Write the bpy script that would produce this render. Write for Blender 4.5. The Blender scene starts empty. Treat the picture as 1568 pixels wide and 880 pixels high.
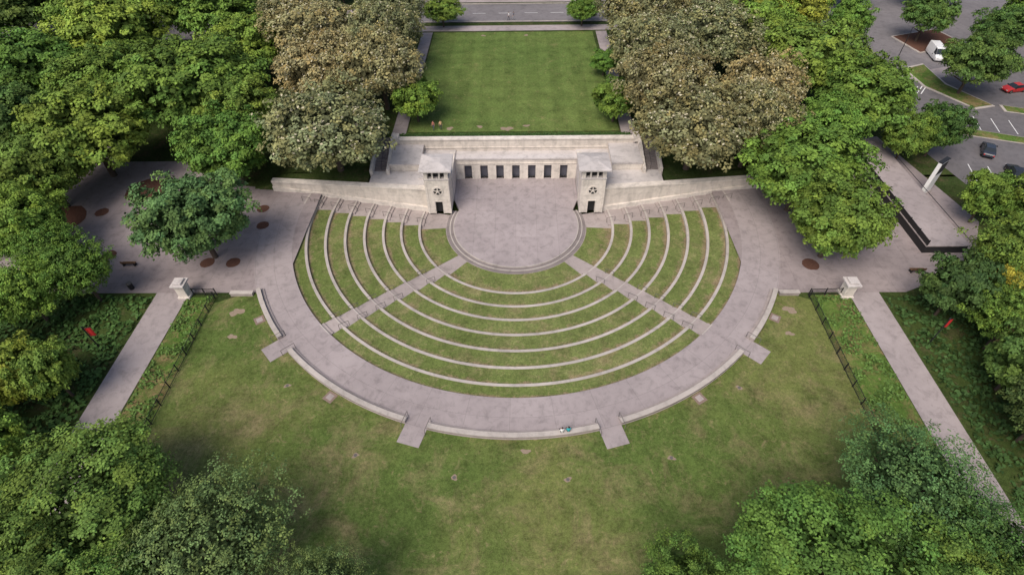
import bpy, bmesh, math, random
import numpy as np
from mathutils import Matrix, Vector
random.seed(7); rng=np.random.default_rng(11)
S=bpy.context.scene
P=2.25; R1=31.92; R2=36.55
RK=[10.45,14.3,16.95,19.5,22.15,24.8,27.45,30.0,R1]
ZK=[-0.30+0.32*k for k in range(8)]
rad=math.radians
# ---------------------------------------------------------------- materials
def mat_base(name):
    m=bpy.data.materials.new(name); m.use_nodes=True
    nt=m.node_tree; b=nt.nodes["Principled BSDF"]; b.inputs["Roughness"].default_value=0.85
    b.inputs["Specular IOR Level"].default_value=0.25
    return m,nt,b
def noise(nt,vec,scale,detail=4,rough=.6,dist=0):
    n=nt.nodes.new("ShaderNodeTexNoise"); n.inputs["Scale"].default_value=scale; n.inputs["Detail"].default_value=detail
    n.inputs["Roughness"].default_value=rough; n.inputs["Distortion"].default_value=dist
    nt.links.new(vec,n.inputs["Vector"]); return n.outputs["Fac"]
def ramp(nt,fac,stops):
    r=nt.nodes.new("ShaderNodeValToRGB"); e=r.color_ramp.elements
    while len(e)<len(stops): e.new(0.5)
    for i,(p,c) in enumerate(stops):
        e[i].position=p; e[i].color=(c[0],c[1],c[2],1) if not isinstance(c,(int,float)) else (c,c,c,1)
    nt.links.new(fac,r.inputs[0]); return r.outputs[0]
def mix(nt,fac,a,b,bt='MIX'):
    m=nt.nodes.new("ShaderNodeMix"); m.data_type='RGBA'; m.blend_type=bt
    for s,v in ((0,fac),(6,a),(7,b)):
        if isinstance(v,bpy.types.NodeSocket): nt.links.new(v,m.inputs[s])
        elif isinstance(v,(int,float)): m.inputs[s].default_value=v if s==0 else (v,v,v,1)
        else: m.inputs[s].default_value=(v[0],v[1],v[2],1)
    return m.outputs[2]
def mathn(nt,op,a,b=None):
    m=nt.nodes.new("ShaderNodeMath"); m.operation=op
    for i,v in enumerate((a,b)):
        if v is None: continue
        if isinstance(v,bpy.types.NodeSocket): nt.links.new(v,m.inputs[i])
        else: m.inputs[i].default_value=v
    return m.outputs[0]
def bump(nt,b,h,strength,dist):
    n=nt.nodes.new("ShaderNodeBump"); n.inputs["Strength"].default_value=strength; n.inputs["Distance"].default_value=dist
    nt.links.new(h,n.inputs["Height"]); nt.links.new(n.outputs[0],b.inputs["Normal"])
def geo(nt):
    return nt.nodes.new("ShaderNodeNewGeometry").outputs["Position"]
def m_concrete(name,c,var=.18,joint=None,uv=False,streak=False,rot=0,jm=.8):
    m,nt,b=mat_base(name); g=geo(nt)
    f1=noise(nt,g,.12,3); f2=noise(nt,g,.9,4,.7,.5); f3=noise(nt,g,14,2,.7)
    col=mix(nt,ramp(nt,f1,[(.35,0),(.65,1)]),tuple(v*(1-var) for v in c),tuple(v*(1+var*.6) for v in c))
    col=mix(nt,.75,col,ramp(nt,f2,[(.3,.66),(.5,1.0),(.75,1.12)]),'MULTIPLY')
    col=mix(nt,.25,col,ramp(nt,f3,[(.3,.75),(.6,1.05)]),'MULTIPLY')
    if not streak:
        f5=noise(nt,g,2.6,2,.5); col=mix(nt,ramp(nt,f5,[(.66,0),(.74,.35)]),col,tuple(v*.55 for v in c))
    if streak:
        mp=nt.nodes.new("ShaderNodeMapping"); mp.inputs["Scale"].default_value=(1.2,1.2,.2); nt.links.new(g,mp.inputs[0])
        f4=noise(nt,mp.outputs[0],1.0,4,.6); col=mix(nt,.5,col,ramp(nt,f4,[(.32,.68),(.55,1.03)]),'MULTIPLY')
        sz=nt.nodes.new("ShaderNodeSeparateXYZ"); nt.links.new(g,sz.inputs[0]); fr=mathn(nt,'FRACT',mathn(nt,'MULTIPLY',sz.outputs[2],1.6))
        col=mix(nt,1.,col,ramp(nt,fr,[(0,.78),(.07,1.0)]),'MULTIPLY')
    if joint:
        br=nt.nodes.new("ShaderNodeTexBrick"); br.offset=0
        br.inputs["Scale"].default_value=1; br.inputs["Brick Width"].default_value=joint[0]; br.inputs["Row Height"].default_value=joint[1]
        br.inputs["Mortar Size"].default_value=.03; br.inputs["Mortar Smooth"].default_value=.3
        br.inputs["Color1"].default_value=(1,1,1,1); br.inputs["Color2"].default_value=(.925,.92,.925,1); br.inputs["Mortar"].default_value=(jm,jm,jm,1)
        if uv:
            u=nt.nodes.new("ShaderNodeUVMap"); v=u.outputs[0]
        else:
            mp=nt.nodes.new("ShaderNodeMapping"); mp.inputs["Rotation"].default_value=(0,0,rot); nt.links.new(g,mp.inputs[0]); v=mp.outputs[0]
        nt.links.new(v,br.inputs["Vector"]); col=mix(nt,1.0,col,br.outputs[0],'MULTIPLY')
    nt.links.new(col,b.inputs["Base Color"]); bump(nt,b,f3,.25,.02); return m
def m_grass(name,c1,c2,dry,dryamt=.55,stripes=False,scale=1,dmax=.85,edge=False):
    m,nt,b=mat_base(name); g=geo(nt)
    f1=noise(nt,g,.045*scale,3,.6,.4); f2=noise(nt,g,.5*scale,4,.7); f3=noise(nt,g,3.2,4,.75); f4=noise(nt,g,11,2,.8)
    col=mix(nt,ramp(nt,f1,[(.40,0),(.60,1)]),c1,c2)
    if stripes:
        sx=nt.nodes.new("ShaderNodeSeparateXYZ"); nt.links.new(g,sx.inputs[0])
        for k,w,a in ((0,1.45,.93),(1,1.25,.97)):
            s2=mathn(nt,'SINE',mathn(nt,'MULTIPLY',sx.outputs[k],w))
            col=mix(nt,1.,col,ramp(nt,s2,[(.0,a),(.25,1.04)]),'MULTIPLY')
    fd=noise(nt,g,.2*scale,6,.75,.6)
    col=mix(nt,ramp(nt,fd,[(dryamt,0),(dryamt+.2,dmax)]),col,dry)
    fe=noise(nt,g,1.1,5,.8,1.0)
    col=mix(nt,ramp(nt,fe,[(.55,0),(.70,.8)]),col,tuple(v*1.15 for v in dry))
    fk=noise(nt,g,.33,4,.7,.8)
    col=mix(nt,ramp(nt,fk,[(.30,.55),(.43,0)]),col,tuple(v*.62 for v in c1))
    if edge:
        u=nt.nodes.new("ShaderNodeUVMap"); s=nt.nodes.new("ShaderNodeSeparateXYZ"); nt.links.new(u.outputs[0],s.inputs[0])
        d=mathn(nt,'ADD',s.outputs[1],mathn(nt,'MULTIPLY',mathn(nt,'SUBTRACT',noise(nt,g,.8,4,.7),.5),1.1))
        col=mix(nt,ramp(nt,d,[(.72,0),(.98,.75)]),col,(.25,.175,.12))
    col=mix(nt,.9,col,ramp(nt,f2,[(.28,.68),(.5,1),(.72,1.22)]),'MULTIPLY')
    col=mix(nt,.9,col,ramp(nt,f3,[(.3,.62),(.5,1),(.72,1.35)]),'MULTIPLY')
    col=mix(nt,.8,col,ramp(nt,f4,[(.3,.6),(.6,1.25)]),'MULTIPLY')
    nt.links.new(col,b.inputs["Base Color"]); b.inputs["Roughness"].default_value=.95; b.inputs["Specular IOR Level"].default_value=.05
    bump(nt,b,f4,.7,.08); return m
def m_plain(name,c,rough=.6,metal=0,nz=.15,spec=.3):
    m,nt,b=mat_base(name); g=nt.nodes.new("ShaderNodeTexCoord").outputs["Object"]
    f=noise(nt,g,4,3); col=mix(nt,f,tuple(v*(1-nz) for v in c),tuple(min(1,v*(1+nz)) for v in c))
    nt.links.new(col,b.inputs["Base Color"]); b.inputs["Roughness"].default_value=rough; b.inputs["Metallic"].default_value=metal; b.inputs["Specular IOR Level"].default_value=spec
    return m
def m_leaf(name):
    m,nt,b=mat_base(name)
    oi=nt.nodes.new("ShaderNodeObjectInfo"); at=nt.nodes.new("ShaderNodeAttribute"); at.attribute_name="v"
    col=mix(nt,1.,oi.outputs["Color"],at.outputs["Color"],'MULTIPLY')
    nt.links.new(col,b.inputs["Base Color"]); b.inputs["Roughness"].default_value=.65; b.inputs["Specular IOR Level"].default_value=.15
    return m
PAVE=(.345,.298,.295)
M_pave=m_concrete("pavement",PAVE,.12)
M_prom=m_concrete("promenade_concrete",PAVE,.09,joint=(4.6,2.4),uv=True,jm=.76)
M_stage=m_concrete("stage_concrete",(.36,.312,.31),.12,joint=(3.1,3.1),jm=.78)
M_plaza=m_concrete("plaza_concrete",(.31,.262,.258),.14,joint=(4.,4.))
M_curb=m_concrete("curb_concrete",(.44,.395,.36),.14)
M_step=m_concrete("step_concrete",(.35,.30,.285),.15)
M_stone=m_concrete("limestone",(.66,.60,.54),.06,streak=True)
M_roof=m_concrete("roof_stone",(.53,.49,.475),.16)
M_walls=m_concrete("weathered_stone",(.62,.56,.50),.1,streak=True)
M_asph=m_concrete("asphalt",(.19,.175,.18),.15)
M_lot=m_concrete("parking_asphalt",(.14,.13,.135),.15)
M_amph=m_grass("terrace_grass",(.12,.155,.045),(.15,.18,.06),(.24,.20,.105),.50,edge=True)
M_lawn=m_grass("lawn_grass",(.088,.128,.033),(.135,.155,.048),(.21,.175,.09),.47)
M_blawn=m_grass("mown_lawn_grass",(.10,.15,.04),(.12,.165,.046),(.20,.18,.08),.60,stripes=True)
M_ground=m_grass("ground_grass",(.035,.055,.016),(.055,.08,.022),(.10,.07,.045),.52)
M_verge=m_grass("verge_grass",(.07,.13,.025),(.10,.16,.035),(.26,.15,.095),.46)
M_mulch=m_plain("mulch",(.12,.062,.045),.95,nz=.4,spec=.05)
M_dirt=m_plain("dirt",(.27,.21,.155),.95,nz=.3,spec=.05)
M_dark=m_plain("dark_metal",(.02,.02,.022),.5)
M_opening=m_plain("opening_infill",(.11,.11,.135),.4)  # grey-blue infill of the colonnade openings
M_white=m_plain("white_paint",(.75,.75,.74),.5,nz=.04)
M_bark=m_plain("bark",(.09,.065,.05),.9,nz=.3)
M_rail=m_plain("rail_metal",(.12,.11,.1),.5)
M_leaf=m_leaf("leaves")
M_flower=m_plain("blossom",(.45,.41,.28),.8)
# ---------------------------------------------------------------- helpers
def link(o): S.collection.objects.link(o); return o
def mesh_obj(name,verts,faces,mats,mi=None,parent=None,smooth=False):
    me=bpy.data.meshes.new(name); me.from_pydata(verts,[],faces)
    for m in (mats if isinstance(mats,(list,tuple)) else [mats]): me.materials.append(m)
    if mi is not None: me.polygons.foreach_set("material_index",mi)
    if smooth: me.polygons.foreach_set("use_smooth",[True]*len(faces))
    me.update(); o=link(bpy.data.objects.new(name,me))
    if parent: o.parent=parent
    return o
def empty(name,loc=(0,0,0),rz=0):
    e=bpy.data.objects.new(name,None); e.location=loc; e.rotation_euler=(0,0,rz); e.empty_display_size=.3; return link(e)
BF=[(0,3,2,1),(4,5,6,7),(0,1,5,4),(1,2,6,5),(2,3,7,6),(3,0,4,7)]
class Geo:
    def __init__(s): s.v=[]; s.f=[]; s.m=[]
    def box(s,x0,x1,y0,y1,z0,z1,m=0,M=None):
        n=len(s.v); c=[(x0,y0,z0),(x1,y0,z0),(x1,y1,z0),(x0,y1,z0),(x0,y0,z1),(x1,y0,z1),(x1,y1,z1),(x0,y1,z1)]
        if M is not None: c=[tuple(M@Vector(p)) for p in c]
        s.v+=c; s.f+=[tuple(n+i for i in f) for f in BF]; s.m+=[m]*6; return s
    def cyl(s,p0,p1,r0,r1,seg=10,m=0,cap=True):
        p0=Vector(p0);p1=Vector(p1);d=(p1-p0).normalized(); a=d.orthogonal().normalized(); b=d.cross(a); n=len(s.v)
        for p,r in ((p0,r0),(p1,r1)):
            for i in range(seg):
                t=2*math.pi*i/seg; s.v.append(tuple(p+a*math.cos(t)*r+b*math.sin(t)*r))
        for i in range(seg):
            j=(i+1)%seg; s.f.append((n+i,n+j,n+seg+j,n+seg+i)); s.m.append(m)
        if cap:
            s.f.append(tuple(n+seg+i for i in range(seg))); s.m.append(m); s.f.append(tuple(n+i for i in reversed(range(seg)))); s.m.append(m)
        return s
    def ring(s,r0,r1,a0,a1,z,m=0,zb=None,step=2.0,sides=True):
        k=max(2,int(abs(a1-a0)/step)+1); n=len(s.v); zb=z-.6 if zb is None else zb
        for i in range(k):
            a=rad(a0+(a1-a0)*i/(k-1)); c,sn=math.cos(a),math.sin(a)
            s.v+=[(r0*c,r0*sn,z),(r1*c,r1*sn,z),(r0*c,r0*sn,zb),(r1*c,r1*sn,zb)]
        for i in range(k-1):
            b=n+4*i; s.f+=[(b,b+1,b+5,b+4)]; s.m+=[m]
            if sides: s.f+=[(b+2,b,b+4,b+6),(b+1,b+3,b+7,b+5)]; s.m+=[m,m]
        if sides:
            e=n+4*(k-1); s.f+=[(n,n+2,n+3,n+1),(e,e+1,e+3,e+2)]; s.m+=[m,m]
        return s
    def obj(s,name,mats,parent=None,smooth=False,bevel=0):
        o=mesh_obj(name,s.v,s.f,mats,s.m,parent,smooth)
        if bevel:
            b=o.modifiers.new("b","BEVEL"); b.width=bevel; b.segments=1; b.limit_method='ANGLE'
        return o
def wallY(x):
    x=abs(x); return 3.4+(min(max(x,13.5),38)-13.5)*(1.9/19.5)
def ss(t): t=min(1,max(0,t)); return t*t*(3-2*t)
def zback(x,y):
    ax=abs(x); A=1-ss((ax-24)/26); h=P+3.25*A*ss((y-6)/9)
    B=1-ss((ax-35)/6) ; 
    return max(h,P+(3.8-P)*B) if y<40 else max(h,P)
def zg(x,y):
    return zback(x,y) if y>wallY(x)+.4 else P
# ---------------------------------------------------------------- ground
xs=[-900,-500,-300,-200,-150]+list(np.arange(-130,-45,2.5))+list(np.arange(-44,44.5,1.0))+list(np.arange(46,140,2.5))+[160,220,320,500,900]
xs=sorted(set([round(float(v),2) for v in xs]+[-22.4,-22.8,22.4,22.8,-37.8,37.8]))
vs=[-700,-400,-200,-120,-90]+list(np.arange(-75,-1.9,1.5))+[-1,0,.3,.5,1.2]+list(np.arange(2,14.1,1.0))+[15.1,15.5]+list(np.arange(17,90,1.6))+[95,105,120,160,250,400,900]
vs=sorted(set(round(float(v),2) for v in vs))
V=[];
for v in vs:
    w=1-ss((v-2)/7) if v>0 else 1-ss((-v-2)/6)
    for x in xs:
        y=v+wallY(x)*w if v<12 else v
        r=math.hypot(x,y)
        if v<=.3:
            z=P
            if r<R1+2.2 : z=-1.2
        else:
            z=zback(x,y)
            if abs(x)<=22.4 and v<=15.1: z=-1.2
        V.append((x,y,z))
nx=len(xs); F=[(j*nx+i,j*nx+i+1,(j+1)*nx+i+1,(j+1)*nx+i) for j in range(len(vs)-1) for i in range(nx-1)]
mesh_obj("ground",V,F,M_ground,smooth=False)
def sheet(name,poly,dz,mat,res=2.0,drape=True,thick=0):
    (a,b,c,d)=[Vector((p[0],p[1],0)) for p in poly]
    nu=max(1,int((b-a).length/res)) if drape else 1; nv=max(1,int((d-a).length/res)) if drape else 1
    V=[];F=[]
    for j in range(nv+1):
        for i in range(nu+1):
            u=i/nu;v=j/nv; p=(a*(1-u)+b*u)*(1-v)+(d*(1-u)+c*u)*v
            V.append((p.x,p.y,(zg(p.x,p.y) if drape else P)+dz))
    for j in range(nv):
        for i in range(nu):
            k=j*(nu+1)+i; F.append((k,k+1,k+nu+2,k+nu+1))
    return mesh_obj(name,V,F,mat)
def poly(name,pts,z,mat):
    return mesh_obj(name,[(x,y,z) for x,y in pts],[tuple(range(len(pts)))],mat)
V=[];F=[];n=120
for i in range(n+1):
    a=rad(-154.6+128.6*i/n); c,s_=math.cos(a),math.sin(a)
    t=min((38 if c<0 else 36.9)/max(abs(c),1e-6), 72/max(-s_,1e-6)); 
    t=max(t,R2+.3)
    V+=[(R2*c,R2*s_,P+.012),(t*c,min(t*s_,-16.45) if t*s_>-16.45 else t*s_,P+.012)]
for i in range(n): F.append((2*i,2*i+1,2*i+3,2*i+2))
o=mesh_obj("lawn",V,F,M_lawn)
poly("plaza_pavement",[(-72,-16.2),(-30,-16.2),(-30,5.2),(-40,6),(-46,14),(-72,14)],P+.02,M_plaza)
poly("plaza_pavement",[(30,-16.6),(49,-16.6),(60,-12),(66,-3),(62,20),(55,20),(52,8),(40,6),(30,5.2)],P+.02,M_plaza)
poly("footpath",[(-45.6,-75),(-42.2,-75),(-41.8,-16.2),(-46,-16.2)],P+.016,M_pave)
poly("footpath",[(41.9,-75),(45.4,-75),(45.6,-16.6),(41.8,-16.6)],P+.016,M_pave)
poly("footpath",[(-72,14),(-66,14),(-80,40),(-86,40)],P+.016,M_pave)
sheet("back_lawn",[(-17.8,17),(17,17),(16.6,58.3),(-17.8,58.3)],.06,M_blawn,2)
for x0,x1 in ((-20.4,-18.1),(17.3,19.6)):
    sheet("lawn_side_path",[(x0,16),(x1,16),(x1,58.5),(x0,58.5)],.05,M_pave,2)
sheet("sidewalk",[(-60,59),(60,59),(60,62),(-60,62)],.07,M_pave,2)
sheet("road",[(-130,64.5),(70,63.5),(70,74.5),(-130,75.5)],.10,M_asph,2)
sheet("sidewalk",[(-130,77),(60,76),(60,78.5),(-130,79.5)],.08,M_pave,2)
g=Geo()
for y in (64.1,75.2):
    for x in range(-60,60,4):
        g.box(x,x+3.98,y-(x/400),y-(x/400)+.2,zg(x+2,y)-.4,zg(x+2,y)+.2)
g.obj("road_kerb",[M_curb])
poly("road",[(66,50),(80,44),(140,60),(140,140),(62,140)],P+.02,M_asph)
poly("parking_lot",[(64,22),(140,-2),(140,60),(80,44)],P+.016,M_lot)
poly("parking_lot",[(70,2),(140,-20),(140,2),(66,24)],P+.012,M_lot)
poly("sidewalk",[(62,50),(66,50),(70,62),(76,90),(71,90),(66,64)],P+.05,M_pave)
poly("sidewalk",[(60,46),(62,42),(80,40),(98,47),(97,49),(80,44.2),(63,50)],P+.045,M_pave)
def island(pts,mats=M_verge):
    k=len(pts); v=[(x,y,P) for x,y in pts]+[(x,y,P+.14) for x,y in pts]
    cx=sum(p[0] for p in pts)/k; cy=sum(p[1] for p in pts)/k
    def ins(p):
        d=math.hypot(p[0]-cx,p[1]-cy); s=(d-.5)/d; return (cx+(p[0]-cx)*s,cy+(p[1]-cy)*s,P+.146)
    v+=[ins(p) for p in pts]
    f=[(i,(i+1)%k,k+(i+1)%k,k+i) for i in range(k)]+[tuple(range(k,2*k))]+[tuple(range(2*k,3*k))]
    mesh_obj("traffic_island",v,f,[M_curb,mats],[0]*(k+1)+[1])
island([(79,46),(84,48),(84,39),(88,30),(84,29),(79,38)])
island([(84,62),(96,66),(98,58),(86,53)],M_mulch)
island([(72,22),(86,17),(87,19),(73,24.5)])
island([(88.5,28.2),(100,24),(101,26),(89,30.5)],M_verge)
g=Geo()
for i in range(8):
    M=Matrix.Translation((71+i*1.1,34.5+i*.35,P+.03))@Matrix.Rotation(rad(50),4,'Z'); g.box(-2.4,2.4,-.09,.09,0,.004,0,M)
for i in range(12):
    M=Matrix.Translation((72+i*2.7,9.2-i*.75,P+.03))@Matrix.Rotation(rad(75),4,'Z'); g.box(-2.4,2.4,-.06,.06,0,.004,0,M)
for i in range(10):
    M=Matrix.Translation((76+i*2.7,25.7-i*.75,P+.03))@Matrix.Rotation(rad(75),4,'Z'); g.box(-2.4,2.4,-.06,.06,0,.004,0,M)
for i in range(20):
    z=zg(-58+i*6,69)+.16; g.box(-58+i*6,-55+i*6,69,69.12,z,z+.004)
g.obj("painted_markings",[M_white])
# ---------------------------------------------------------------- amphitheatre
amp=empty("amphitheater_terraces")
A0,A1=-194,14
AL,AR=-135.8,-44.8
def yend(r): return -.6+(r-13.7)*(2.35/17)
g=Geo(); gg=Geo(); gc=Geo(); gs=Geo()
for k in range(8):
    r0,r1,z=RK[k],RK[k+1],ZK[k]
    g.ring(r0,r1,A0,A1,z,0,zb=-1)
    def edges(r,w=1.12,ex=0):
        e=math.degrees(math.asin((yend(r)+ex)/r)); d=math.degrees(math.asin(w/r))
        return [(-180-e,AL-d),(AL+d,AR-d),(AR+d,e)]
    w=.34 if k>0 else .12
    for (a,b) in edges((r0+r1)/2):
        gg.ring(r0+w,r1-.002,a,b,z+.05,0,zb=z-.05,step=1.5)
    if k>0:
        for (a,b) in edges(r0,1.12,.25):
            gc.ring(r0-.02,r0+w,a,b,z+.085,0,zb=z-.4,step=1.5)
    for c in (AL,AR):
        d=math.degrees(math.asin(1.1/r1))
        gs.ring(r1-.42,r1+.02,c-d,c+d,z+.165,0,zb=z,step=1.5)
        gs.ring(r1+.022,r1+.16,c-d,c+d,(ZK[k+1] if k<7 else P+.03)+.006,1,zb=z,step=1.5)
    e=math.degrees(math.asin((yend(r1)+.3)/r1))
    for a,b in ((A0,-180-e),(e,A1)):
        gs.ring(r1-.42,r1+.02,a,b,z+.165,0,zb=z,step=1.5)
        gs.ring(r1+.022,r1+.3,a,b,(ZK[k+1] if k<7 else P+.03)+.006,1,zb=z,step=1.5)
g.obj("terrace_base",[M_step],amp); tg=gg.obj("terrace_grass",[M_amph],amp); gc.obj("terrace_curbs",[M_curb],amp); gs.obj("aisle_steps",[M_step,M_curb],amp)
uv=tg.data.uv_layers.new(name="UVMap")
for l in tg.data.loops: uv.data[l.index].uv=(0,l.vertex_index%2)
k=200; V=[];F=[];UV=[]
rr=[R1,32.9,34.1,35.3,R2+.3]
for i in range(k+1):
    a=rad(-191+202*i/k)
    for r in rr: V.append((r*math.cos(a),r*math.sin(a),P+.03)); UV.append((a*34+100,r-R1))
for i in range(k):
    for j in range(4): b=i*5+j; F.append((b,b+1,b+6,b+5))
o=mesh_obj("curved_promenade",V,F,M_prom); uv=o.data.uv_layers.new(name="UVMap")
for l in o.data.loops: uv.data[l.index].uv=UV[l.vertex_index]
ex=[-137.6,-106.2,-74.7,-43.4]
bounds=[-154.2]+ex+[-26.6]
g=Geo()
for i in range(5):
    a=bounds[i]+(1.9 if i>0 else 0); b=bounds[i+1]-(1.9 if i<4 else 0)
    g.ring(R2-.22,R2+.25,a,b,P+.45,0,zb=P-.1,step=1.2); g.ring(R2-.26,R2+.29,a-.03,b+.03,P+.52,1,zb=P+.452,step=1.2)
    g.ring(R2-.62,R2-.24,a,b,P+.16,0,zb=P,step=1.2)
g.obj("curved_seat_wall",[M_step,M_curb])
for e in ex:
    g=Geo(); M=Matrix.Rotation(rad(e),4,'Z'); g.box(R2+.25,R2+2.4,-1.2,1.2,P,P+.06,0,M); g.obj("exit_landing",[M_pave])
    g=Geo()
    for s in (-1.3,1.3):
        for x in (R2-.7,R2+.9):
            p=M@Vector((x,s,P)); g.cyl(p,p+Vector((0,0,.95)),.03,.03,6)
        g.cyl(M@Vector((R2-.7,s,P+.95)),M@Vector((R2+.9,s,P+.95)),.03,.03,6)
    g.obj("handrail",[M_rail])
for sx in (-1,1):
    for k in range(1,9):
        r=RK[k]; z=(ZK[k] if k<8 else P); y=yend(r)+1.0
        g=Geo(); x=sx*math.sqrt(max(0,r*r-y*y))
        for dx,dz in ((-.6,-.3),(.6,0)): g.cyl((x+sx*dx,y,z+dz),(x+sx*dx,y,z+dz+.9),.035,.035,5)
        g.cyl((x-sx*.6,y,z+.6),(x+sx*.6,y,z+.9),.035,.035,5); g.obj("handrail",[M_rail])
for c in (AL,AR):
    for k in (2,4,5,6,7):
        for s in (-1,1):
            g=Geo(); M=Matrix.Rotation(rad(c),4,'Z'); r=RK[k]
            p0=M@Vector((r-.7,s*1.0,ZK[k-1])); p1=M@Vector((r+.6,s*1.0,ZK[k])); up=Vector((0,0,.85))
            g.cyl(p0,p0+up,.03,.03,5); g.cyl(p1,p1+up,.03,.03,5); g.cyl(p0+up,p1+up,.03,.03,5); g.obj("handrail",[M_rail])
st=empty("circular_stage")
def stagepoly(r,z,zb):
    pts=[(r*math.cos(rad(a)),r*math.sin(rad(a))) for a in np.linspace(-200,20,90)]
    pts+=[(9.75,6),(9.75,11.9),(-9.75,11.9),(-9.75,6)]
    n=len(pts); v=[(x,y,z) for x,y in pts]+[(x,y,zb) for x,y in pts]
    f=[tuple(range(n))]+[(i,n+i,n+(i+1)%n,(i+1)%n) for i in range(n)]
    return v,f
v,f=stagepoly(9.3,0.0,-.5); mesh_obj("stage_floor",v,f,M_stage,parent=st)
M_sdark=m_concrete("step_tread",(.22,.19,.182),.1)
g=Geo(); g.ring(9.3,9.42,-200,20,.004,1,zb=-.3,step=2)
g.ring(9.42,9.85,-200,20,-.15,2,zb=-.5,step=2); g.ring(9.85,10.0,-200,20,-.146,1,zb=-.5,step=2)
g.ring(10.0,10.45,-200,20,-.245,2,zb=-.6,step=2); g.obj("stage_steps",[M_step,M_curb,M_sdark],st)
# ---------------------------------------------------------------- stone buildings
stones=[M_stone,M_opening,M_roof,M_walls]
def retaining(sx):
    g=Geo(); xs_=[13.4,20,26,32,37.6]
    for i in range(4):
        xa,xb=xs_[i],xs_[i+1]
        for (d0,d1,z0,z1,m) in ((0,.75,-.5,3.75,3),(-.12,.87,3.75,4.0,0),(-.3,0,-.5,0,0)):
            n=len(g.v); za=zb=z1
            if d0==-.3: za=.7+(xa-13.4)/24*2.4; zb=.7+(xb-13.4)/24*2.4
            for z in (0,1):
                for x,y,q in ((xa,wallY(xa)+d0,za),(xb,wallY(xb)+d0,zb),(xb,wallY(xb)+d1,zb),(xa,wallY(xa)+d1,za)): g.v.append((sx*x,y,q if z else z0))
            fs=BF if sx>0 else [tuple(reversed(q)) for q in BF]
            g.f+=[tuple(n+q for q in f) for f in fs]; g.m+=[m]*6
    g.obj("retaining_wall",stones)
retaining(-1); retaining(1)
hall=empty("colonnade_building")
g=Geo()
g.box(-9.8,9.8,11.6,12.9,2.6,3.75,0)
g.box(-9.9,9.9,11.45,12.75,3.75,4.0,2)
g.box(-9.8,9.8,11.5,11.6,2.95,3.05,0)
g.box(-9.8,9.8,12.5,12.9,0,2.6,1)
oc=[-7.8+2.6*i for i in range(7)]; hw=.62
ed=[-9.8]+[q for c in oc for q in (c-hw,c+hw)]+[9.8]
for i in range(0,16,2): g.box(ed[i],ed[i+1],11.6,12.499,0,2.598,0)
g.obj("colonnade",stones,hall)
g=Geo()
for sx in (-1,1):
    a,b=sorted((sx*9.8,sx*15.0)); 
    g.box(a,b,6.3,14.2,-.5,3.9,2)
    a2,b2=sorted((sx*9.8,sx*10.6)); g.box(a2,b2,6.3,12.9,3.9,4.35,0)
    a,b=sorted((sx*15.0,sx*19.6)); g.box(a,b,8.6,14.2,-.5,4.75,0); g.box(a-.1,b+.1,8.5,14.2,4.75,5.0,2)
    a,b=sorted((sx*13.4,sx*22.5)); g.box(a,b,4.6,8.5,-.5,3.7,2)
g.box(-9.8,9.8,12.9,14.2,-.5,3.7,2)
g.box(-19.7,19.3,14.2,14.9,-.5,5.75,3); g.box(-19.85,19.45,14.05,15.0,5.75,5.95,0)
g.box(-19.7,19.3,14.9,16.2,-.5,5.5,2)
g.box(-19.7,19.3,14.08,14.2,4.3,4.45,0)
for sx in (-1,1):
    a,b=sorted((sx*19.0,sx*20.0)); g.box(a-.1,b+.1,13.8,15.3,5.4,6.35,0)
g.obj("back_walls",stones,hall)
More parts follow.
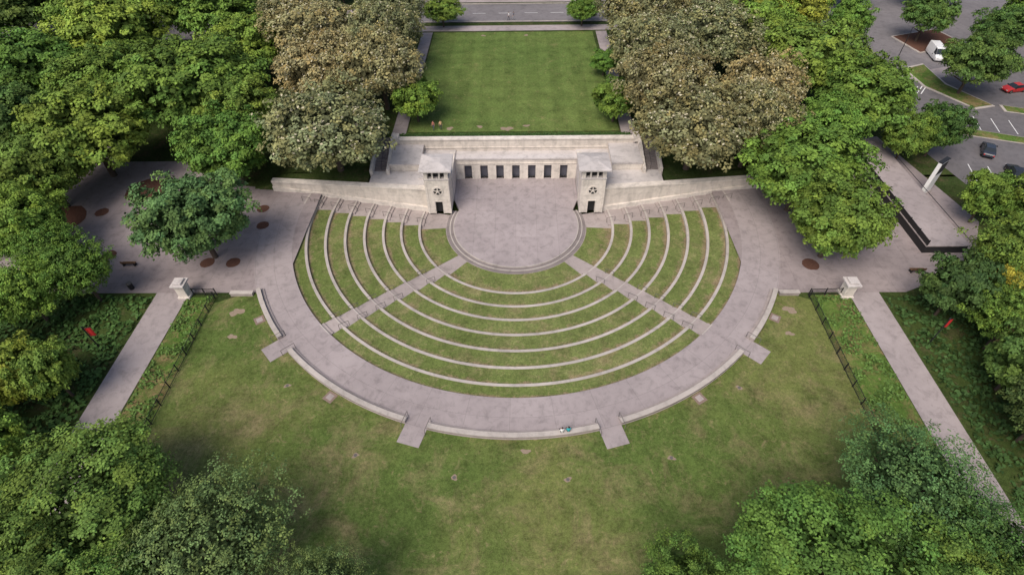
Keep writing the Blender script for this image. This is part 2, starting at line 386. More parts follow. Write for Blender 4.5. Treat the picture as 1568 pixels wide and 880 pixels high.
def tower(cx):
    t=empty("stone_tower",(cx,4.4,0)); g=Geo(); w=1.78
    dz=2.25; dw=.55
    g.box(-w,-dw,-w,w,0,dz,0); g.box(dw,w,-w,w,0,dz,0); g.box(-dw,dw,-w+.5,w,0,dz,4); g.box(-w,w,-w,w,dz,6.1,0)
    g.box(-w-.1,w+.1,-w-.1,w+.1,6.1,6.28,2)
    for x in (-1.6,-.62,.38,1.36):
        g.box(x-.0,x+.24,-w+.05,-w+.35,6.28,7.45,0); g.box(x,x+.24,w-.35,w-.05,6.28,7.45,0)
    for y in (-1.0,-.1,.8):
        g.box(-w+.05,-w+.33,y,y+.24,6.28,7.45,0); g.box(w-.33,w-.05,y,y+.24,6.28,7.45,0)
    for sx in (-1,1):
        for sy in (-1,1):
            g.box(sx*1.5-.27,sx*1.5+.27,sy*1.5-.27,sy*1.5+.27,6.281,7.449,0)
    g.box(-1.1,1.1,-1.1,1.1,6.28,7.4,4)
    g.box(-w,w,-w,w,7.45,7.7,0)
    g.box(-2.35,2.35,-2.35,2.35,7.7,7.92,2)
    for sx in (-1,1): g.box(sx*1.62-.18,sx*1.62+.18,-w-.06,-w+.1,0,5.9,0)
    n=len(g.v); g.v+=[(-2.35,-2.35,7.921),(2.35,-2.35,7.921),(2.35,2.35,7.921),(-2.35,2.35,7.921),(-.7,-.7,8.35),(.7,-.7,8.35),(.7,.7,8.35),(-.7,.7,8.35)]
    g.f+=[tuple(n+i for i in f) for f in BF[1:]]; g.m+=[2]*5
    g.obj("tower_body",stones+[M_dark],t,bevel=.02)
    g=Geo(); zc=4.1
    seg=28
    for r0,r1,y,m in ((.0,.62,-w-.02,1),(.62,.85,-w-.09,0)):
        n=len(g.v)
        for i in range(seg):
            a=2*math.pi*i/seg
            for r,yy in ((r0,y),(r1,y),(r1,-w+.1)): g.v.append((r*math.cos(a),yy,zc+r*math.sin(a)))
        for i in range(seg):
            j=(i+1)%seg; g.f+=[(n+3*i,n+3*i+1,n+3*j+1,n+3*j),(n+3*i+1,n+3*i+2,n+3*j+2,n+3*j+1)]; g.m+=[m,m]
    for i in range(5):
        a=2*math.pi*i/5+math.pi/2; M=Matrix.Translation((0,-w-.05,zc))@Matrix.Rotation(-a,4,'Y'); g.box(.12,.62,-.03,.03,-.07,.07,0,M)
    g.box(-.16,.16,-w-.09,-w-.02,zc-.16,zc+.16,0)
    g.obj("round_medallion",stones[:1]+[M_dark],t)
    g=Geo(); g.box(-.7,-.55,-w-.05,-w+.2,0,2.4,0); g.box(.55,.7,-w-.05,-w+.2,0,2.4,0); g.box(-.55,.55,-w-.05,-w+.2,2.2,2.4,0); g.obj("door_frame",stones,t)
tower(-11.65); tower(11.45)
for sx in (-1,1):
    g=Geo(); n=13
    for i in range(n):
        y=8.6+i*(6.9/n); z=3.7+(i+1)*(1.8/n); a,b=sorted((sx*19.7,sx*22.3)); g.box(a,b,y,y+6.9/n+.01,0,z,0)
    x=sx*21; g.cyl((x,8.6,3.8),(x,8.6,4.7),.03,.03,6,1); g.cyl((x,15.3,5.5),(x,15.3,6.4),.03,.03,6,1); g.cyl((x,8.6,4.7),(x,15.3,6.4),.035,.035,6,1)
    g.obj("staircase",[M_sdark,M_dark])
    g=Geo()
    for xx in (19.75,22.35):
        a,b=sorted((sx*(xx-.12),sx*(xx+.35)));k=len(g.v)
        g.v+=[(a,7.6,-.5),(b,7.6,-.5),(b,15.6,-.5),(a,15.6,-.5),(a,7.6,4.5),(b,7.6,4.5),(b,15.6,6.35),(a,15.6,6.35)]
        g.f+=[tuple(k+i for i in f) for f in BF]; g.m+=[0]*6
    g.obj("stair_cheek_wall",[M_walls])
# ---------------------------------------------------------------- foliage
def leaf_quads(pts,nrm,size,rng):
    n=len(pts); t=rng.normal(size=(n,3)); t-= (t*nrm).sum(1)[:,None]*nrm; t/=np.linalg.norm(t,axis=1)[:,None]+1e-9
    b=np.cross(nrm,t); L=size[:,None]
    q=np.stack([pts-t*L*.62,pts-b*L*.42,pts+t*L*.62,pts+b*L*.42],1)
    return q.reshape(-1,3)
def foliage_mesh(name,q,v,trunk=None,fl=None):
    nq=len(q)//4
    tv=np.array(trunk.v,dtype=float).reshape(-1,3) if trunk else np.zeros((0,3)); tf=trunk.f if trunk else []
    me=bpy.data.meshes.new(name); nv=len(q)+len(tv); me.vertices.add(nv)
    me.vertices.foreach_set("co",np.vstack([q,tv]).ravel())
    ls=[4]*nq+[len(f) for f in tf]; tot=sum(ls); me.loops.add(tot); me.polygons.add(len(ls))
    li=list(range(nq*4))
    for f in tf: li+= [nq*4+i for i in f]
    me.loops.foreach_set("vertex_index",li)
    st_=np.concatenate([[0],np.cumsum(ls)[:-1]]); me.polygons.foreach_set("loop_start",st_.astype(np.int32))
    mi=np.zeros(len(ls),dtype=np.int32); mi[nq:]=1
    if fl is not None: mi[:nq][fl]=2
    me.materials.append(M_leaf); me.materials.append(M_bark); me.materials.append(M_flower)
    me.polygons.foreach_set("material_index",mi)
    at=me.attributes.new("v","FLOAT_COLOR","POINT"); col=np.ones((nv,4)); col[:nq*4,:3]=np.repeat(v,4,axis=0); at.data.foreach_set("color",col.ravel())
    me.update(calc_edges=True); me.validate(); return me
def make_tree(name,seed,nc=190,per=105,leaf=.34,R=8.,zc=7.,hz=5.5,flower=0,clump=(.8,1.7),lob=.36,flat=.55,star_=.2):
    r=np.random.default_rng(seed)
    nl=12; ld=r.normal(size=(nl,3)); ld/=np.linalg.norm(ld,axis=1)[:,None]; ld[:,2]=np.abs(ld[:,2])*.9; ld/=np.linalg.norm(ld,axis=1)[:,None]
    la=r.uniform(.45,1,nl)
    def env(d):
        c=np.clip((d@ld.T),0,1)**10; return .68+lob*(c*la).max(1)
    d=r.normal(size=(nc*4,3)); d/=np.linalg.norm(d,axis=1)[:,None]; d=d[d[:,2]>-.6][:nc]
    e=env(d)*r.uniform(.78,1.08,len(d)); cen=d*e[:,None]*np.array([R,R,hz])
    cr=r.uniform(*clump,len(cen))*R/8.
    pts=[];nr=[];vv=[];szs=[]
    for i in range(len(cen)):
        m=int(per*(cr[i]/1.25)**1.7); dd=r.normal(size=(m,3)); dd+=d[i]*.5+np.array([0,0,.5]); dd/=np.linalg.norm(dd,axis=1)[:,None]
        ph=r.uniform(0,6.28); az_=np.arctan2(dd[:,1],dd[:,0]); star=.85+star_*np.cos(5*az_+ph)
        rr_=r.uniform(.3,1.15,m)**.65*cr[i]*star
        p=cen[i]+dd*rr_[:,None]*np.array([1,1,flat]); p[:,2]-=.3*(rr_/cr[i])**2*cr[i]*.5
        n_=dd*.6+d[i]*.25+r.normal(size=(m,3))*.36+np.array([0,0,.4]); n_/=np.linalg.norm(n_,axis=1)[:,None]
        tone=r.uniform(.68,1.3); hue=r.uniform(-.07,.16)
        c=np.array([tone*(1+hue),tone,tone*(1-hue)])*r.uniform(.72,1.28,(m,1))
        pts.append(p);nr.append(n_);vv.append(c);szs.append(r.uniform(.75,1.25,m)*leaf)
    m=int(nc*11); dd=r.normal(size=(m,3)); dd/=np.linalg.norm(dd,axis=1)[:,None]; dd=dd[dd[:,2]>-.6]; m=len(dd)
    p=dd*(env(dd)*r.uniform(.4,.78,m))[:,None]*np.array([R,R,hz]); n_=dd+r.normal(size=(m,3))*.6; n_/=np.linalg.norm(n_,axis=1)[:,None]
    pts.append(p);nr.append(n_);vv.append(np.ones((m,3))*r.uniform(.4,.65,(m,1)));szs.append(np.ones(m)*leaf*2.0)  # core leaves tinted darker: shade inside the crown put into leaf colour
    fl=None
    pts=np.vstack(pts)+np.array([0,0,zc]);nr=np.vstack(nr);vv=np.vstack(vv);sz=np.concatenate(szs)
    if flower:
        up=(pts[:,2]>zc-1.5)&(nr[:,2]>.25)&(r.uniform(size=len(pts))<flower); fl=np.where(up)[0]; pts[fl,2]+=.2; sz[fl]*=.85
    q=leaf_quads(pts,nr,sz,r)
    t=Geo(); t.cyl((0,0,-.6),(0,0,zc*.45),.42,.3,8,0,False); t.cyl((0,0,zc*.45),(.2,.1,zc+1),.3,.12,7,0,False)
    for i in range(7):
        a=i*2.4+seed; z0=zc*(.35+.06*i); t.cyl((0,0,z0),(math.cos(a)*R*.55,math.sin(a)*R*.55,z0+1.8+.2*i),.17,.05,6,0,False)
        t.cyl((math.cos(a)*R*.3,math.sin(a)*R*.3,z0+1.0),(math.cos(a+.6)*R*.5,math.sin(a+.6)*R*.5,z0+2.8),.1,.03,5,0,False)
    return foliage_mesh(name,q,vv,t,fl)
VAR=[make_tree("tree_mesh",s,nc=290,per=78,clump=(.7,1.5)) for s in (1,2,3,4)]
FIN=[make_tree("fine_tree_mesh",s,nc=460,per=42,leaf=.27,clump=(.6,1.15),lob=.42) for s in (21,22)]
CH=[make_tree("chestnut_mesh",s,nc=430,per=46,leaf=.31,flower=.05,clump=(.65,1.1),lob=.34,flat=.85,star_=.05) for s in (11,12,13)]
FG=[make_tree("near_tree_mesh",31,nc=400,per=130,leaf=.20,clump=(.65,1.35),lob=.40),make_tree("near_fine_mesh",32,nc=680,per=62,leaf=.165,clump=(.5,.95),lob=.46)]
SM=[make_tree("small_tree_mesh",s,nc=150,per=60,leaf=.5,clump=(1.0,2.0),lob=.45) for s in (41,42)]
G1=(.118,.205,.036); G2=(.165,.25,.04); G3=(.08,.145,.034); G4=(.25,.275,.04); GD=(.06,.105,.03); GC=(.225,.215,.10); GB=(.10,.17,.055); GF=(.11,.20,.04)
def tree(name,pool,x,y,r,col,sz=None,z=None,i=[0]):
    i[0]+=1; me=pool[i[0]%len(pool)]; o=link(bpy.data.objects.new(name,me)); s=r/8.2
    zz=sz if sz else (.45+.55*s)
    o.location=(x,y,(zg(x,y) if z is None else z)); o.scale=(s,s,zz); o.rotation_euler=(0,0,random.uniform(0,6.28))
    h=random.uniform(.86,1.14); k=random.uniform(.85,1.12); o.color=(col[0]*h*k,col[1]*k,col[2]*k,1); return o
tree("maple_tree",VAR,-41,-9.5,7.9,GB,1.02)
for x,y,r,c in ((-55,23,12,G1),(-65,10,10.5,G2),(-89,33,11,G1),(-68,2,8,G1),(-80,48,12,G2),(-66,60,11,G1),(-110,63,13,G3),(-43,7.5,8,G1),(-64,-9,6,G2),
    (-52,42,9,G2),(-98,15,9,G1),(-82,16,8,G3),(-100,88,12,G1),(-80,86,11,G3),(-125,80,13,G1),(-130,50,12,G3),(-58,84,9,G1),(-45,62,8,G3),(-84,0,8,G1),(-78,-10,7,G2),(-72,28,9,G1),(-140,100,12,G1),(-112,40,10,G2),(-46,20,7,G1),(-92,62,10,G1),(-70,75,9,G2)):
    tree("oak_tree",VAR,x,y,r,c)
for x,y,r,c in ((-57,-21,4.8,G2),(-52.5,-17.5,4.6,G1),(-51.5,-32,3.8,G4),(-48.2,-31.5,3.2,G1),(-49,-40,3.5,G2),(-60,-28,5,G1),(-58,-14,4.5,G1),(-55,-36,5,G1)):
    tree("young_tree",SM if r<4.5 else FIN,x,y,r,c)
for x,y,r in ((-27.5,8.8,11.3),(-38,45,12),(-22.5,25,9),(-25,50,8.5),(-33,26,9),(-46,55,8),(-24,39,8)): tree("horse_chestnut_tree",CH,x,y,r,GC,1.1)
for x,y,r in ((23.5,31,9.5),(36.5,40,10.5),(26.5,8.5,10.5),(23.5,18,8.5),(24,49,9),(40,20,8.5),(38,55,8),(35,9,7)): tree("horse_chestnut_tree",CH,x,y,r,GC,1.1)
tree("crabapple_tree",SM,-16.5,20.5,4.4,G2,.6); tree("crabapple_tree",SM,16.3,20,4.2,G1,.6); tree("crabapple_tree",SM,16.5,37,2.9,G1,.4)
tree("street_tree",VAR,-16,61.5,4.6,G1,.5); tree("street_tree",VAR,14.5,61.5,4.5,G1,.5)
for i in range(9): tree("street_tree",VAR,-44+i*13,84+random.uniform(-2,2),5.5,G1,.7)
for x,y,r,c in ((52,33,10.5,G1),(57,21,9,G1),(57,57,9.5,G4),(39.8,0,9.2,G1),(40.8,-10,7.2,G1),(47,11,7,G1),(70,56,5.5,G1),(61,12,4.2,G1),(67,14,4.4,G3),(84,35,6.5,G3),(88,59,6,G3),(98,50,6,G3),(48,48,9,G2),(66,70,7,G1),
    (112,60,8,G1),(100,30,4.5,G3),(80,80,7,G1),(100,80,8,G3),(108,8,6,G3),(74,-8,6,G1),(84,-4,5,G3)):
    tree("linden_tree",VAR,x,y,r,c)
for x,y,r,c in ((60,-16.5,6.5,G1),(50.5,-20.5,4.0,GD),(64.5,-3,3.4,G1),(69,-6,4.4,G1),(53.5,-25.5,4.6,G1),(51.5,-31,4,G3),(50,-37,4.6,GD),(60,-25,6,G3),(55.5,-21,3,G4),(57,-35,6,GD),(51.5,-46,5,GD),(54,-28.5,3.4,GC)):
    tree("young_tree",FIN if r>4.4 else SM,x,y,r,c)
for x,y,r,c,q,z in ((-35.5,-46,8.8,GF,0,.88),(-24.3,-49.8,8.0,GB,1,.85),(-37,-52,6.4,GF,0,.95),(-14.3,-52.3,3.9,GB,1,.8),(-30,-54.5,6,GF,0,.9),(23.5,-51,8.8,GF,0,.88),(33.5,-45,7.8,GB,1,.84),(36,-51,6.5,G3,1,.9),(12.3,-52.3,4.0,GF,0,.85),(33,-54,6,GF,0,.95)):
    tree("shade_tree",[FG[q]],x,y,r,c,z)
def scatter(name,areas,n,size,col,h=.4,mask=None):
    r=np.random.default_rng(len(name)+n); P_=[]
    for (x0,x1,y0,y1) in areas:
        a=abs((x1-x0)*(y1-y0)); m=int(n*a); p=np.stack([r.uniform(x0,x1,m),r.uniform(y0,y1,m),np.zeros(m)],1); P_.append(p)
    p=np.vstack(P_)
    f=np.sin(p[:,0]*1.3+2*np.sin(p[:,1]*.7))+np.sin(p[:,1]*1.7+1.5*np.sin(p[:,0]*.9))+r.uniform(-.5,.5,len(p))
    if mask is not None: p=p[f>mask]; f=f[f>mask]
    p[:,2]=P+np.clip(h*(.35+.3*f)*r.uniform(.2,1,len(p)),.03,None)
    n_=r.normal(size=(len(p),3))*.45+np.array([0,0,1]); n_/=np.linalg.norm(n_,axis=1)[:,None]
    v=np.repeat(r.uniform(.6,1.3,(len(p),1)),3,axis=1); q=leaf_quads(p,n_,r.uniform(.7,1.3,len(p))*size,r)
    o=link(bpy.data.objects.new(name,foliage_mesh(name,q,v))); o.color=(*col,1); return o
scatter("ground_cover",[(-41.6,-38.3,-58,-17),(37.1,41.6,-58,-17.2)],28,.27,(.10,.175,.04),.5,-.35)
scatter("undergrowth",[(-66,-46.3,-58,-17)],14,.42,(.07,.14,.035),.9,-1.2)
scatter("undergrowth",[(46,66,-58,-17.5)],12,.42,(.05,.10,.028),.7,-1.2)
sheet("planting_bed",[(-41.7,-60),(-38.1,-60),(-38.1,-17),(-41.7,-17)],.02,M_verge,drape=False)
sheet("planting_bed",[(37.0,-60),(41.8,-60),(41.7,-17),(36.8,-17)],.02,M_verge,drape=False)
r=np.random.default_rng(5); m=5200; p=np.stack([r.uniform(-19,18.6,m),r.uniform(15.1,16.1,m),5.5+r.uniform(.0,.45,m)],1)
n_=r.normal(size=(m,3))*.5+np.array([0,-.2,1]); n_/=np.linalg.norm(n_,axis=1)[:,None]
o=link(bpy.data.objects.new("hedge",foliage_mesh("hedge",leaf_quads(p,n_,r.uniform(.15,.28,m),r),np.repeat(r.uniform(.6,1.2,(m,1)),3,axis=1)))); o.color=(.05,.10,.025,1)
# ---------------------------------------------------------------- fences, pillars, furniture
def fence(pts):
    g=Geo()
    for (x0,y0),(x1,y1) in zip(pts[:-1],pts[1:]):
        L=math.hypot(x1-x0,y1-y0); n=int(L/2.4)+1; a=math.atan2(y1-y0,x1-x0)
        M=Matrix.Translation((x0,y0,P))@Matrix.Rotation(a,4,'Z')
        for i in range(n+1): g.box(L*i/n-.05,L*i/n+.05,-.05,.05,0,1.25,0,M)
        g.box(0,L,-.02,.02,1.08,1.13,0,M); g.box(0,L,-.02,.02,.15,.2,0,M)
        k=int(L/.16)
        for i in range(k): g.box(i*.16-.012,i*.16+.012,-.012,.012,.1,1.2,0,M)
    g.obj("iron_fence",[M_dark])
fence([(-38.1,-17.2),(-37.9,-35),(-37.9,-56)]); fence([(36.6,-17.4),(36.3,-35),(36.3,-56)])
fence([(-41,-16.6),(-38.1,-16.6)]); fence([(40.6,-17),(36.6,-17.1)])
for x,y in ((-42.0,-16.6),(41.2,-17.0)):
    g=Geo(); g.box(-.75,.75,-.75,.75,0,.3,0); g.box(-.6,.6,-.6,.6,.3,2.1,0); g.box(-.85,.85,-.85,.85,2.1,2.35,1); g.box(-.55,.55,-.55,.55,2.35,2.6,1)
    o=g.obj("gate_pillar",[M_stone,M_roof],bevel=.03); o.location=(x,y,P)
for x0,x1,y in ((-36.2,-33.4,-16.6),(33.0,35.4,-16.9)):
    g=Geo(); g.box(x0,x1,y-.25,y+.25,P,P+.45,0); g.box(x0-.05,x1+.05,y-.3,y+.3,P+.45,P+.53,1); g.obj("low_wall",[M_step,M_curb])
m_bs=m_plain("brick_slab",(.22,.16,.13),.9)
for x,y,a in ((-31.5,-21,-145),(-20.1,-31.9,-122),(19.7,-32.2,-58),(31.4,-20.9,-35)):
    r_=math.hypot(x,y); s=(R2+1.0)/r_
    M=Matrix.Translation((x*s,y*s,P))@Matrix.Rotation(math.atan2(y,x),4,'Z'); g=Geo(); g.box(-.6,.6,-.6,.6,0,.05,0,M); g.box(-.35,.35,-.35,.35,.05,.07,1,M); g.obj("utility_slab",[m_bs,M_step])
def blob(name,x,y,s,mat,z=P+.0165,e=.75):
    n=26; ph=[random.uniform(0,6.28) for _ in range(3)]
    v=[]
    for i in range(n):
        t=i*2*math.pi/n; q=s*(1+.22*math.sin(2*t+ph[0])+.16*math.sin(3*t+ph[1])+.1*math.sin(5*t+ph[2])+random.uniform(-.06,.06)); v.append((x+q*math.cos(t),y+q*e*math.sin(t),z))
    return mesh_obj(name,v,[tuple(range(n))],mat)
for x,y in ((-25.1,-30.3),(-15.9,-38.5),(15.3,-38.8),(24.2,-30.7),(-5.9,-40.8),(5,-41)):
    blob("bare_dirt_patch",x,y,.34,M_dirt); g=Geo(); g.cyl((x,y,P),(x,y,P+.05),.17,.17,12,0); g.obj("lawn_drain",[M_rail])
for x,y,s in ((-34.5,-19.5,.8),(33.5,-19.5,.75),(1,-38.1,.4),(-33.7,-23.4,.5),(32.2,-23.2,.45)): blob("bare_dirt_patch",x,y,s,M_dirt)
for x,y,s in ((-11,18.1,.6),(-6,18.6,.5),(-1.5,17.9,.9),(1.8,18.8,.5),(2.2,56.5,.5),(-7,56.5,.5)): blob("bare_dirt_patch",x,y,s,M_dirt,5.563)
for x,y,rr_ in ((-41.7,-10.6,.95),(-38.2,-10.6,.95),(-37.9,1.1,.9),(-36.7,-2.8,.9),(39,-11.5,1.1),(-67,-1,3.2),(-62,.5,1.0),(-56,-9,1.0),(41.5,-1,1.2),(-58,6,3)):
    n=20; v=[(x+rr_*random.uniform(.95,1.05)*math.cos(i*.31416),y+rr_*random.uniform(.95,1.05)*math.sin(i*.31416),P+.035) for i in range(n)]
    mesh_obj("tree_mulch_ring",v,[tuple(range(n))],M_mulch)
def bin_(x,y):
    g=Geo(); g.cyl((0,0,0),(0,0,.95),.3,.33,14); g.cyl((0,0,.95),(0,0,1.05),.36,.3,14,1); g.cyl((0,0,1.05),(0,0,1.15),.3,.12,14,1); o=g.obj("litter_bin",[M_dark,M_rail]); o.location=(x,y,P)
bin_(-49.6,-15.4); bin_(-47.5,-3); bin_(44.5,-4.5)
M_red=m_plain("red_banner",(.5,.03,.03),.7)
def banner(x,y):
    g=Geo(); g.cyl((0,0,0),(0,0,4.2),.08,.06,8,0); g.cyl((0,0,4.2),(0,0,4.4),.12,.02,8,0); g.cyl((0,0,4.0),(.8,0,4.0),.025,.025,6,0); g.cyl((0,0,2.6),(.8,0,2.6),.025,.025,6,0)
    n=len(g.v)
    for i in range(7):
        for z in (2.62,3.98): g.v.append((.12+.1*i,.05*math.sin(i*1.1),z))
    for i in range(6): b=n+2*i; g.f.append((b,b+2,b+3,b+1)); g.m.append(1)
    o=g.obj("banner_post",[M_dark,M_red]); o.location=(x,y,P); o.rotation_euler=(0,0,.3)
banner(-48.2,-25.4); banner(47.8,-24.6)
def lamp(x,y,h=6.5,rz=0,arm=1.2):
    g=Geo(); g.cyl((0,0,0),(0,0,.5),.16,.12,10); g.cyl((0,0,.5),(0,0,h),.08,.05,8); g.cyl((0,0,h),(arm,0,h+.25),.045,.035,6)
    M=Matrix.Translation((arm+.25,0,h+.22)); g.box(-.35,.35,-.14,.14,-.05,.06,0,M); g.box(-.28,.28,-.1,.1,-.07,-.05,1,M)
    o=g.obj("street_lamp",[M_dark,M_white]); o.location=(x,y,zg(x,y)); o.rotation_euler=(0,0,rz)
lamp(73,60,7.5,.6,2); lamp(79,49,7,.3,1.8); lamp(-40,62.8,7,1.5); lamp(30,62.8,7,1.5); lamp(104,22,7,2.8); lamp(64.5,24,6.5,.2); lamp(94,70,7,-2)
g=Geo(); g.box(54.6,60.2,-9.4,17,P-.1,P+1.2,0); g.box(54.5,60.3,-9.5,17.1,P+1.2,P+1.32,1); g.box(54.6,54.66,-9.4,17,P+1.32,P+2.1,0)
for i in range(12): g.box(54.54,54.72,-9.4+i*2.4,-9.3+i*2.4,P+1.32,P+2.2,0)
g.box(60.1,60.16,-9.4,17,P+1.9,P+1.96,0)
g.obj("raised_walkway",[M_dark,M_pave])
g=Geo(); g.box(-1.1,1.1,-.25,.25,0,5.6,0); g.box(-.95,.95,-.29,-.25,3.6,5.4,1); g.box(-.95,.95,.25,.29,3.6,5.4,1); g.box(-1.3,1.3,-.4,.4,-.05,.2,2); g.box(-1.15,1.15,-.3,.3,5.6,5.75,1)
o=g.obj("sign_pylon",[M_white,M_dark,M_step]); o.location=(61.8,4.0,P+.02); o.rotation_euler=(0,0,rad(35))
m_w=m_plain("bench_wood",(.14,.08,.045),.7)
def bench(x,y,rz):
    g=Geo()
    for i in range(4): g.box(-.9,.9,-.25+i*.13,-.15+i*.13,.42,.46,0)
    for i in range(3): g.box(-.9,.9,.3,.34,.55+i*.13,.64+i*.13,0)
    for sx in (-.75,.75): g.box(sx-.04,sx+.04,-.25,.3,0,.42,1); g.box(sx-.04,sx+.04,.24,.3,.42,.9,1)
    o=g.obj("park_bench",[m_w,M_dark]); o.location=(x,y,P+.02); o.rotation_euler=(0,0,rz)
bench(52,-13,rad(180)); bench(-52,-11,rad(180))
# ---------------------------------------------------------------- vehicles
M_tire=m_plain("tyre",(.02,.02,.02),.9); M_glass=m_plain("car_glass",(.02,.025,.03),.08,spec=.6); M_lamp=m_plain("headlamp",(.6,.6,.58),.2)
def vehicle(name,x,y,rz,col,van=False):
    pm=m_plain(name+"_paint",col,.25,nz=.03,spec=.5)
    if not van: stt=[(-2.25,.72,.4,.68,.7,.62),(-2.1,.85,.28,.86,.9,.78),(-1.55,.9,.22,.95,1.02,.74),(-.95,.91,.2,.96,1.4,.64),(.35,.91,.2,.94,1.42,.64),(1.1,.91,.2,.92,.98,.76),(2.0,.86,.25,.76,.8,.74),(2.25,.74,.38,.6,.62,.62)]
    else: stt=[(-2.75,.92,.4,1.3,2.3,.82),(-2.65,1.0,.3,1.35,2.42,.88),(-1.2,1.0,.28,1.35,2.45,.88),(.9,1.0,.28,1.35,2.42,.86),(1.35,1.0,.28,1.32,2.25,.8),(2.0,.98,.28,1.2,1.35,.86),(2.6,.93,.32,1.0,1.08,.8),(2.78,.8,.42,.8,.84,.7)]
    v=[];f=[];mi=[]
    for s in stt:
        y_,w,zb,zt,zr,wt=s; v+=[(-w*.94,y_,zb),(-w,y_,(zb+zt)/2),(-w*.98,y_,zt),(-wt,y_,zr),(wt,y_,zr),(w*.98,y_,zt),(w,y_,(zb+zt)/2),(w*.94,y_,zb)]
    for i in range(len(stt)-1):
        for j in range(7):
            a=i*8+j; f.append((a,a+1,a+9,a+8)); m=0
            if not van:
                if j in (2,4) and i in (2,3,4): m=1
                if j==3 and i in (2,4): m=1
            else:
                if j in (2,4) and i in (3,): m=1
                if j==3 and i==4: m=1
                if j in (2,4) and i==4: m=1
            mi.append(m)
        f.append((i*8+7,i*8,i*8+8,i*8+15)); mi.append(0)
    f.append(tuple(range(7,-1,-1))); mi.append(0); e=(len(stt)-1)*8; f.append(tuple(range(e,e+8))); mi.append(0)
    par=empty(name,(x,y,P+.02),rz)
    o=mesh_obj("body",v,f,[pm,M_glass],mi,par); b=o.modifiers.new("b","BEVEL"); b.width=.04; b.segments=2; b.limit_method='ANGLE'; b.angle_limit=.5
    wy=1.4 if not van else 1.75
    for i,(sx,sy) in enumerate(((-1,-1),(1,-1),(-1,1),(1,1))):
        g=Geo(); g.cyl((sx*.72,sy*wy,.33),(sx*.93,sy*wy,.33),.33,.33,18,0); g.cyl((sx*.93,sy*wy,.33),(sx*.945,sy*wy,.33),.19,.17,12,1); g.obj("wheel_%d"%(i+1),[M_tire,M_rail],par)
    g=Geo(); yf=stt[-1][0]; zf=stt[-2][3]-.1
    for sx in (-1,1): g.box(sx*.6-.16,sx*.6+.16,yf-.16,yf+.01,zf-.12,zf,0); g.box(sx*.65-.1,sx*.65+.1,stt[0][0]-.02,stt[0][0]+.2,.62,.78,1); g.box(sx*.98-.1,sx*.98+.1,.75,.92,.95,1.08,2)
    g.obj("lights_and_mirrors",[M_lamp,M_red,M_dark],par)
vehicle("parked_car",77.5,14.8,rad(-30),(.03,.035,.05)); vehicle("parked_car",77.8,8.2,rad(-15),(.02,.02,.025)); vehicle("white_van",88,51.2,rad(170),(.75,.75,.75),True)
vehicle("parked_car",95,36,rad(100),(.45,.03,.03)); vehicle("parked_car",97,30,rad(-20),(.05,.05,.06)); vehicle("parked_car",84,78,rad(80),(.3,.3,.32))
vehicle("parked_car",88.2,6.0,rad(-15),(.12,.13,.15)); vehicle("parked_car",93.5,52,rad(170),(.03,.03,.035))
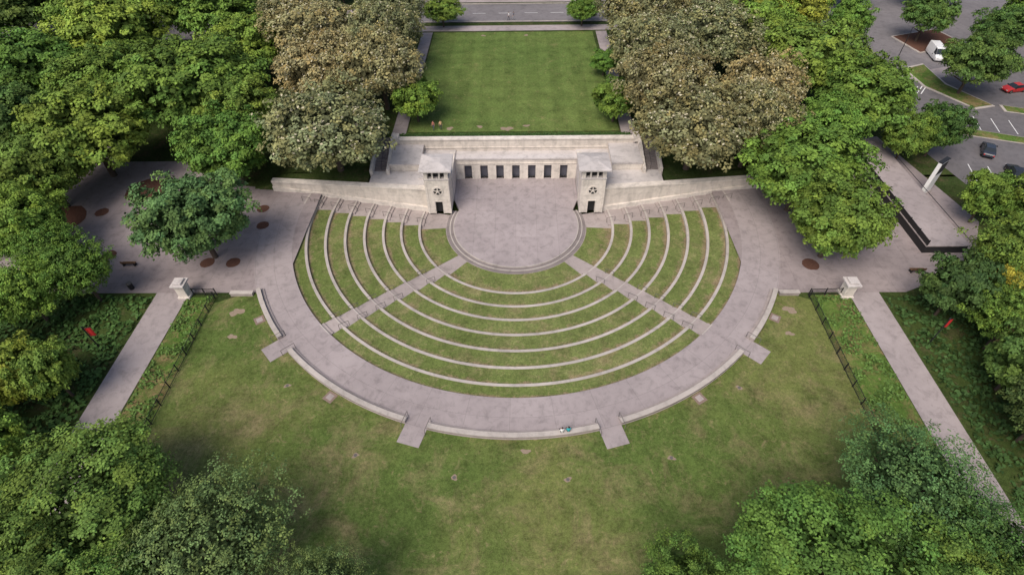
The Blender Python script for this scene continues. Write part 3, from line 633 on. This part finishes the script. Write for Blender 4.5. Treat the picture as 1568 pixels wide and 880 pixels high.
# ---------------------------------------------------------------- people
def person(name,pos,rz,shirt,pants,hair,sit=False,sc=1.0,walk=0):
    J={};E=[]
    def j(n,p,r): J[n]=(p,r)
    hz=.95 if not sit else .12
    dz=hz-.95
    j('pel',(0,0,.95+dz),.145); j('sp',(0,.01,1.13+dz),.125); j('ch',(0,0,1.34+dz),.155); j('nk',(0,0,1.50+dz),.055); j('hd',(0,.02,1.61+dz),.088); j('ht',(0,.01,1.70+dz),.078)
    E+=[('pel','sp','s'),('sp','ch','s'),('ch','nk','s'),('nk','hd','k'),('hd','ht','k')]
    for s,t in ((-1,'l'),(1,'r')):
        j(t+'sh',(s*.18,0,1.42+dz),.06)
        if sit: el=(s*.24,.06,1.15+dz); wr=(s*.14,.27,1.05+dz); hd=(s*.11,.34,1.04+dz)
        else: el=(s*.25,-.03+walk*s*.08,1.14+dz); wr=(s*.26,.06+walk*s*.18,.92+dz); hd=(s*.26,.08+walk*s*.2,.85+dz)
        j(t+'el',el,.042); j(t+'wr',wr,.028); j(t+'hn',hd,.035)
        E+=[('ch',t+'sh','s'),(t+'sh',t+'el','s'),(t+'el',t+'wr','k'),(t+'wr',t+'hn','k')]
        d=Vector(hd)-Vector(wr); d.normalize(); sd=Vector((0,1,0)) if not sit else Vector((1,0,0))
        for q in range(4):
            b=Vector(hd)+sd*(q-1.5)*.019; l=(.06,.072,.068,.052)[q]
            j(t+'f%d'%q,tuple(b+d*.035),.009); j(t+'g%d'%q,tuple(b+d*(.035+l)+Vector((-s*.012,0,0))),.008); E+=[(t+'hn',t+'f%d'%q,'k'),(t+'f%d'%q,t+'g%d'%q,'k')]
        j(t+'th',tuple(Vector(wr)+d*.03+sd*.045),.011); j(t+'ti',tuple(Vector(wr)+d*.08+sd*.065),.009); E+=[(t+'wr',t+'th','k'),(t+'th',t+'ti','k')]
        if sit:
            j(t+'hp',(s*.1,.02,.09),.095); j(t+'kn',(s*.13,.46,.08),.062); j(t+'an',(s*.13,.5,-.37),.042); j(t+'to',(s*.14,.66,-.42),.036)
        else:
            j(t+'hp',(s*.1,0,.9),.09); j(t+'kn',(s*.11,.03+walk*s*-.14,.5),.06); j(t+'an',(s*.11,-.02+walk*s*-.25,.09),.042); j(t+'to',(s*.12,.14+walk*s*-.25,.045),.036)
        E+=[('pel',t+'hp','p'),(t+'hp',t+'kn','p'),(t+'kn',t+'an','p'),(t+'an',t+'to','b')]
    names=list(J); idx={n:i for i,n in enumerate(names)}
    me=bpy.data.meshes.new("tmp"); me.from_pydata([J[n][0] for n in names],[(idx[a],idx[b]) for a,b,_ in E],[])
    o=link(bpy.data.objects.new("tmp",me)); sk=o.modifiers.new("s","SKIN"); sb=o.modifiers.new("d","SUBSURF"); sb.levels=1; sb.render_levels=1
    for i,n in enumerate(names):
        q=me.skin_vertices[0].data[i]; q.radius=(J[n][1],J[n][1]*(.72 if n in('pel','sp','ch') else 1)); q.use_root=(n=='pel')
    dg=bpy.context.evaluated_depsgraph_get(); nm=bpy.data.meshes.new_from_object(o.evaluated_get(dg)); bpy.data.objects.remove(o)
    mats=[m_plain("shirt",shirt,.9),m_plain("skin",(.45,.27,.19),.6),m_plain("trousers",pants,.9),m_plain("shoes",(.04,.04,.04),.7)]
    nm.materials.clear()
    for m in mats: nm.materials.append(m)
    key={'s':0,'k':1,'p':2,'b':3}; segs=[(Vector(J[a][0]),Vector(J[b][0]),key[c]) for a,b,c in E]
    for pl in nm.polygons:
        c=pl.center; best=9;bi=0
        for a,b,kk in segs:
            d=b-a; t=max(0,min(1,(c-a).dot(d)/max(d.length_squared,1e-9))); q=(c-a-d*t).length
            if q<best: best=q;bi=kk
        pl.material_index=bi; pl.use_smooth=True
    par=empty(name,pos,rz); par.scale=(sc,sc,sc); b=link(bpy.data.objects.new("body",nm)); b.parent=par
    hm=m_plain("hair",hair,.8); bm=bmesh.new(); bmesh.ops.create_uvsphere(bm,u_segments=14,v_segments=10,radius=1)
    for v in bm.verts:
        x,y,z=v.co; v.co=(x*.098,y*.112-.012,max(z,-.55 if y<-.1 else .12)*.115)
    m2=bpy.data.meshes.new("hair"); bm.to_mesh(m2); bm.free(); m2.materials.append(hm); h=link(bpy.data.objects.new("hair",m2)); h.parent=par; h.location=(0,.012,1.665+dz)
    g=Geo(); zz=1.655+dz
    g.cyl((0,.09,zz+.01),(0,.125,zz-.03),.008,.016,6,0)
    for s in (-1,1): g.cyl((s*.034,.085,zz+.015),(s*.034,.103,zz+.015),.012,.009,8,1); g.cyl((s*.085,.01,zz-.01),(s*.103,.005,zz-.005),.022,.026,8,0)
    g.box(-.025,.025,.09,.1,zz-.062,zz-.052,2); g.obj("face",[mats[1],M_dark,M_red],par)
person("seated_person",(4.7,-36.3,P+.52),rad(8),(.75,.75,.75),(.08,.08,.1),(.05,.03,.02),sit=True)
person("seated_person",(5.35,-36.2,P+.52),rad(8),(.03,.38,.42),(.04,.04,.05),(.03,.02,.015),sit=True)
person("standing_person",(-13.6,17.6,5.56),rad(150),(.5,.2,.15),(.1,.1,.14),(.05,.03,.02),walk=.6)
person("standing_person",(-12.4,17.7,5.56),rad(200),(.7,.45,.25),(.06,.06,.08),(.05,.03,.02),walk=.3)
person("walking_person",(-1.6,64.9,5.6),rad(90),(.7,.7,.7),(.08,.08,.1),(.05,.03,.02),walk=1)
person("walking_person",(-.5,65,5.6),rad(90),(.12,.12,.15),(.3,.3,.32),(.05,.03,.02),walk=-1)
# ---------------------------------------------------------------- light, sky, camera
el,az=rad(54),rad(212)
w=bpy.data.worlds.new("World"); S.world=w; w.use_nodes=True; nt=w.node_tree
sky=nt.nodes.new("ShaderNodeTexSky"); sky.sky_type='NISHITA'; sky.sun_disc=False; sky.sun_elevation=el; sky.sun_rotation=az; sky.air_density=1.0; sky.dust_density=4.; sky.ozone_density=1
nt.links.new(sky.outputs[0],nt.nodes["Background"].inputs[0]); nt.nodes["Background"].inputs[1].default_value=.145
sd=bpy.data.lights.new("sun","SUN"); sd.energy=2.6; sd.angle=rad(38); sd.color=(1,.93,.84); so=link(bpy.data.objects.new("sun",sd))
d=Vector((math.sin(az)*math.cos(el),math.cos(az)*math.cos(el),math.sin(el))); so.rotation_euler=d.to_track_quat('Z','Y').to_euler()
S.view_settings.view_transform='Standard'; S.view_settings.look='None'; S.view_settings.exposure=0
th,yw,ro=.8043,.0181,-.0176
fw=Vector((-math.sin(yw)*math.cos(th),math.cos(yw)*math.cos(th),-math.sin(th))); r=fw.cross(Vector((0,0,1))).normalized(); u=r.cross(fw)
r2=r*math.cos(ro)+u*math.sin(ro); u2=-r*math.sin(ro)+u*math.cos(ro)
cd=bpy.data.cameras.new("camera"); cd.sensor_width=36; cd.lens=19.226; cd.clip_end=3000; co=link(bpy.data.objects.new("camera",cd))
Mx=Matrix((( r2.x,u2.x,-fw.x,.40),(r2.y,u2.y,-fw.y,-64.08),(r2.z,u2.z,-fw.z,52.72),(0,0,0,1))); co.matrix_world=Mx; S.camera=co
